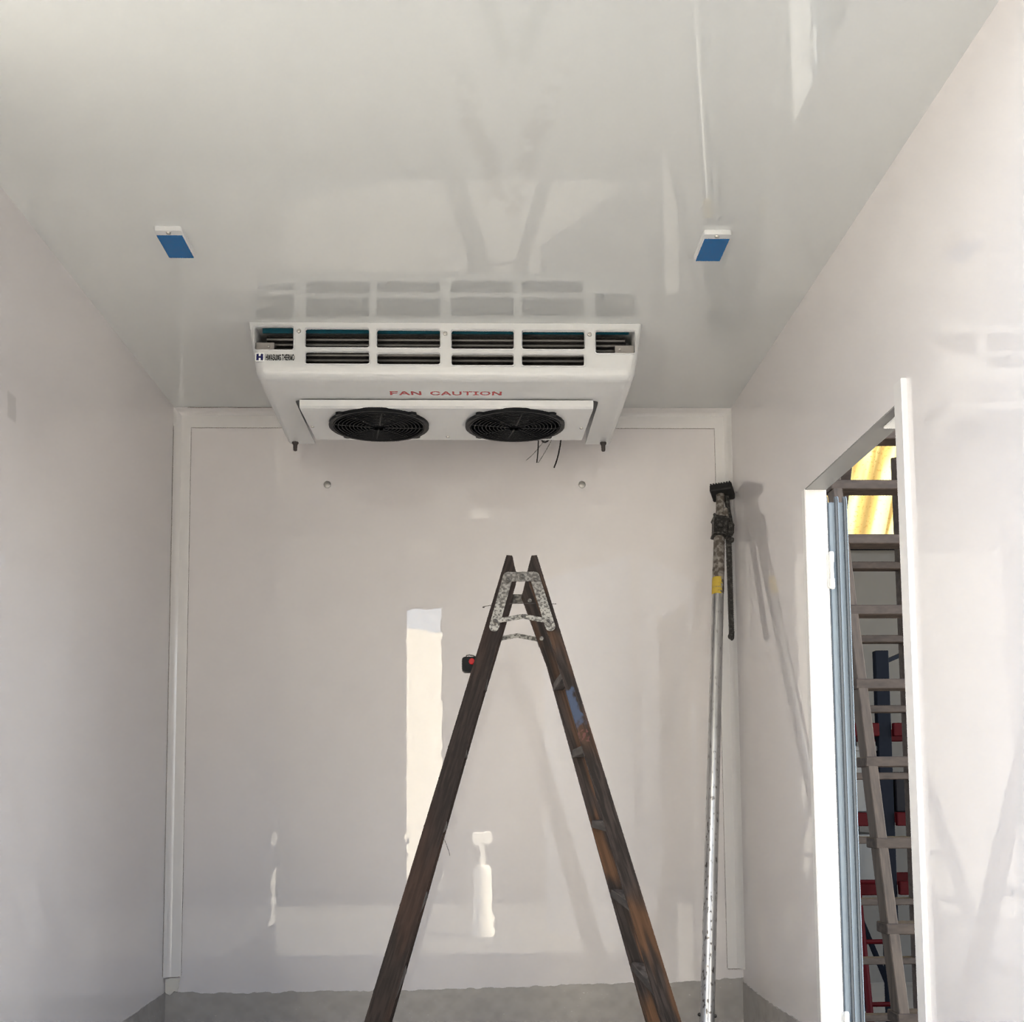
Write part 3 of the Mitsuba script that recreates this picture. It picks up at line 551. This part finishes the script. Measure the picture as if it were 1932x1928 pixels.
# ------------------------------------------------------------------ workshop seen through the doorway
struct('workshop_floor', cbox_man(-14, 16, 2.6, 12, GROUND - 0.1, GROUND), 'dark_concrete', 'dark concrete workshop floor outside', cat_='floor')
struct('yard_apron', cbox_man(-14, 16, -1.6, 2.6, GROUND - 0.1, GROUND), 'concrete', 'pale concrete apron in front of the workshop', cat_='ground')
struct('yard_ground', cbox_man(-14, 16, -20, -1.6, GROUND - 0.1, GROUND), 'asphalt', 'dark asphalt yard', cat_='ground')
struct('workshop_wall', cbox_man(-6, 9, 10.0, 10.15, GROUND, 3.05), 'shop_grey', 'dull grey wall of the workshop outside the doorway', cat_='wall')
struct('workshop_roof', cbox_man(-6, 9, 3.0, 8.30, 5.30, 5.40), 'roof_dark', 'dark workshop roof outside', cat_='roof')
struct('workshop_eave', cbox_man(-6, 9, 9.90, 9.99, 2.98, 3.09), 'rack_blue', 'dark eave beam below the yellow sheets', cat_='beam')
# corrugated translucent sheets sloping down to the back wall
ys = thing('roof_sheet', 'backlit yellow translucent corrugated roof sheets above the grey workshop wall', 'roof sheet')
def sheet(x0, x1):
    n = int((x1 - x0) / 0.02); u = np.linspace(x0, x1, n + 1); A, B = np.array([10.02, 3.06]), np.array([8.10, 5.40]); nrm = np.array([2.34, 1.92]) / 3.027
    h = 0.022 * np.cos(u * 2 * math.pi / 0.2); V, F = [], []
    for P in (A, B):
        for x, q in zip(u, h): V.append((x, P[0] + nrm[0] * q, P[1] + nrm[1] * q))
    for i in range(n): F += [[i, i + 1, n + 2 + i], [i, n + 2 + i, n + 1 + i]]
    return trimesh.Trimesh(np.array(V), np.array(F), process=False)
for i in range(4): part(ys, 'sheet', sheet(0.6 + i * 1.0, 1.65 + i * 1.0), 'yellow_sheet', smooth=True)
struct('workshop_slope', cat(*[frame(cbox(x0, x1, 0, 3.03, -0.02, 0.02), (0, 10.02, 3.06), (1, 0, 0), (0, -0.6343, 0.7731), (0, -0.7731, -0.6343)) for x0, x1 in ((-6, 0.6), (4.65, 9))]), 'roof_dark', 'dark roof slope beside the yellow sheets', cat_='roof')
# unseen yard: added dark blockers with a gap, added pale bounce walls, building beyond
struct('blocker_wall_1', cbox_man(-3.25, -1.06, -9.4, -9.0, GROUND, 7.0) + cbox_man(-1.1, -0.5, -9.39, -9.01, 3.70, 6.99), 'yard_facade', 'unseen dark wall across the yard shaped to block light', cat_='wall')
struct('blocker_wall_2', cbox_man(-0.52, 4.8, -9.4, -9.0, GROUND, 7.0), 'yard_facade', 'unseen dark wall beside the gap shaped to block sky light', cat_='wall')
struct('yard_building_3', frame(cbox(0, 5.0, -0.4, 0.0, GROUND, 8.0), (9.2, -10.6, 0), (-0.866, 0.5, 0), (-0.5, -0.866, 0), (0, 0, 1)), 'bounce_facade', 'unseen pale wall added to bounce sun at the side doorway', cat_='building')
struct('yard_building_2', frame(cbox(0, 5.2, -0.4, 0.0, GROUND, 8.0), (-3.25, -9.2, 0), (-0.60, 0.80, 0), (-0.80, -0.60, 0), (0, 0, 1)), 'bounce_facade', 'unseen pale wall added to bounce sun in from the left', cat_='building')
struct('yard_building', frame(cbox(-4, 4, -0.4, 0.0, GROUND, 4.1), (-1.2, -15.0, 0), (-0.66, 0.75, 0), (-0.75, -0.66, 0), (0, 0, 1)), 'cream_facade', 'pale building beyond the gap in the yard', cat_='building')

struct('added_bollard', cat(lathe([(0, 0), (0.13, 0), (0.11, 0.30), (0.10, 0.72), (0.07, 0.78), (0, 0.79)], (0.06, -5.2, GROUND), (0, 0, 1), 24), cbox(-0.06, 0.16, -5.24, -5.20, 0.33, 0.47, c=0.01), cbox(0.035, 0.085, -5.235, -5.205, 0.08, 0.34)), 'cream_facade', 'added unseen bollard and plate for two mirrored highlights', cat_='bollard')  # added out of view to mirror two highlights in the end wall

# step ladder just outside the doorway
sl = thing('step_ladder', 'tall weathered timber stepladder with notched treads outside the doorway', 'ladder')
FR = lambda zr: 4.105 + 0.27 * zr
BK = lambda zr: 5.105 - 0.474 * zr
E0 = 0.9
def pt(x, yf, zr): return (x, yf(zr), zr + E0)
zb = GROUND - E0
for x0, x1 in ((1.381, 1.381), (1.93, 1.86)):
    st = part(sl, 'stile', beam(pt(x0, FR, zb), pt(x1, FR, 1.42), 0.036, 0.075, (1, 0, 0), 0.003), 'timber_edge')
for x0, x1 in ((1.42, 1.45), (2.17, 1.66)):
    part(sl, 'rear_stile', beam(pt(x0, BK, zb), pt(x1, BK, 1.30), 0.042, 0.065, (1, 0, 0), 0.003), 'grey_timber')
for zr in (-1.28, -1.0, -0.72, -0.44, -0.16, 0.12, 0.40, 0.68, 0.96, 1.185, 1.40):
    y = FR(zr)
    part(sl, 'tread', cbox(1.356, 1.93, y - 0.048, y + 0.055, zr + E0 - 0.036, zr + E0, c=0.003), 'grey_timber')
for zr in (-1.32, -1.04, -0.76, -0.48, -0.20, 0.079, 0.359, 0.639, 0.92):
    y = BK(zr); xr = 2.17 + (1.66 - 2.17) * (zr - zb) / (1.30 - zb)
    part(sl, 'rear_tread', cbox(1.42, xr, y - 0.03, y + 0.03, zr + E0 - 0.03, zr + E0, c=0.003), 'grey_timber')

# pallet racking along the workshop wall
rk = thing('pallet_rack', 'pallet racking with dark blue uprights and red beams by the grey wall', 'rack')
for x in (1.55, 2.78, 4.1):
    for y in (8.0, 8.75):
        part(rk, 'upright', cbox(x - 0.045, x + 0.045, y - 0.035, y + 0.035, GROUND, 1.86, c=0.004), 'rack_blue')
    for q in range(4):
        z0 = GROUND + 0.25 + q * 0.55
        part(rk, 'brace', beam((x, 8.03, z0), (x, 8.72, z0 + 0.5), 0.03, 0.03, (1, 0, 0), 0.002), 'rack_blue')
part(rk, 'brace', beam((2.80, 8.05, 1.78), (3.3, 8.3, 1.98), 0.035, 0.03, (0, 1, 0), 0.002), 'rack_blue')
for zz in (1.315, 0.71, 0.25):
    for y in (7.95, 8.80):
        for x0, x1 in ((1.60, 2.73), (2.83, 4.05)):
            part(rk, 'beam', cbox(x0, x1, y - 0.025, y + 0.025, zz - 0.045, zz + 0.045, c=0.005), 'rack_red')
def box_on(name, x0, x1, y0, y1, z0, z1, m, label, cat_):
    k = thing(name, label, cat_)
    part(k, 'body', cbox(x0, x1, y0, y1, z0, z1, c=0.008), m)
    part(k, 'lid', cbox(x0 - 0.006, x1 + 0.006, y0 - 0.006, y1 + 0.006, z1 - 0.03, z1 + 0.008, c=0.006), m)
box_on('carton', 2.52, 2.69, 8.0, 8.5, 1.361, 1.44, 'carton', 'brown carton on the top red rack beam', 'box')
box_on('storage_box', 2.50, 2.73, 8.0, 8.6, 0.756, 1.20, 'white_box', 'pale storage box on the middle rack level', 'box')
box_on('crate', 2.20, 2.48, 8.0, 8.6, 1.361, 1.62, 'dark_crate', 'dark crate beside the brown carton', 'crate')
box_on('crate', 2.85, 3.20, 8.0, 8.6, 0.756, 1.02, 'dark_crate', 'dark crate on the middle rack level behind the upright', 'crate')
box_on('storage_box', 2.58, 2.76, 7.99, 8.6, 0.296, 0.60, 'white_box', 'pale storage box on the lowest rack level', 'box')
# red hand truck leaning on the rack
ht = thing('hand_truck', 'red tubular hand truck leaning in front of the racking', 'hand truck')
for x0, x1 in ((2.42, 2.50), (2.60, 2.66)):
    part(ht, 'frame_tube', tube([(x0, 7.35, GROUND + 0.03), (x1, 7.85, 0.55)], 0.022, 10), 'rack_red')
for t in (0.2, 0.5, 0.8):
    part(ht, 'rung', tube([(2.42 + 0.08 * t, 7.35 + 0.5 * t, GROUND + 0.03 + 1.22 * t), (2.60 + 0.06 * t, 7.35 + 0.5 * t, GROUND + 0.03 + 1.22 * t)], 0.015, 8), 'rack_red')
part(ht, 'toe_plate', cbox(2.40, 2.63, 7.15, 7.36, GROUND, GROUND + 0.012, c=0.002), 'rack_red')
dm = solo('bucket', lathe([(0, 0), (0.13, 0), (0.165, 0.30), (0.172, 0.31), (0.172, 0.33), (0.158, 0.33), (0.125, 0.02), (0, 0.02)], (2.72, 6.9, GROUND), (0, 0, 1), 32), 'white_box', 'pale round bucket on the workshop floor', 'bucket')
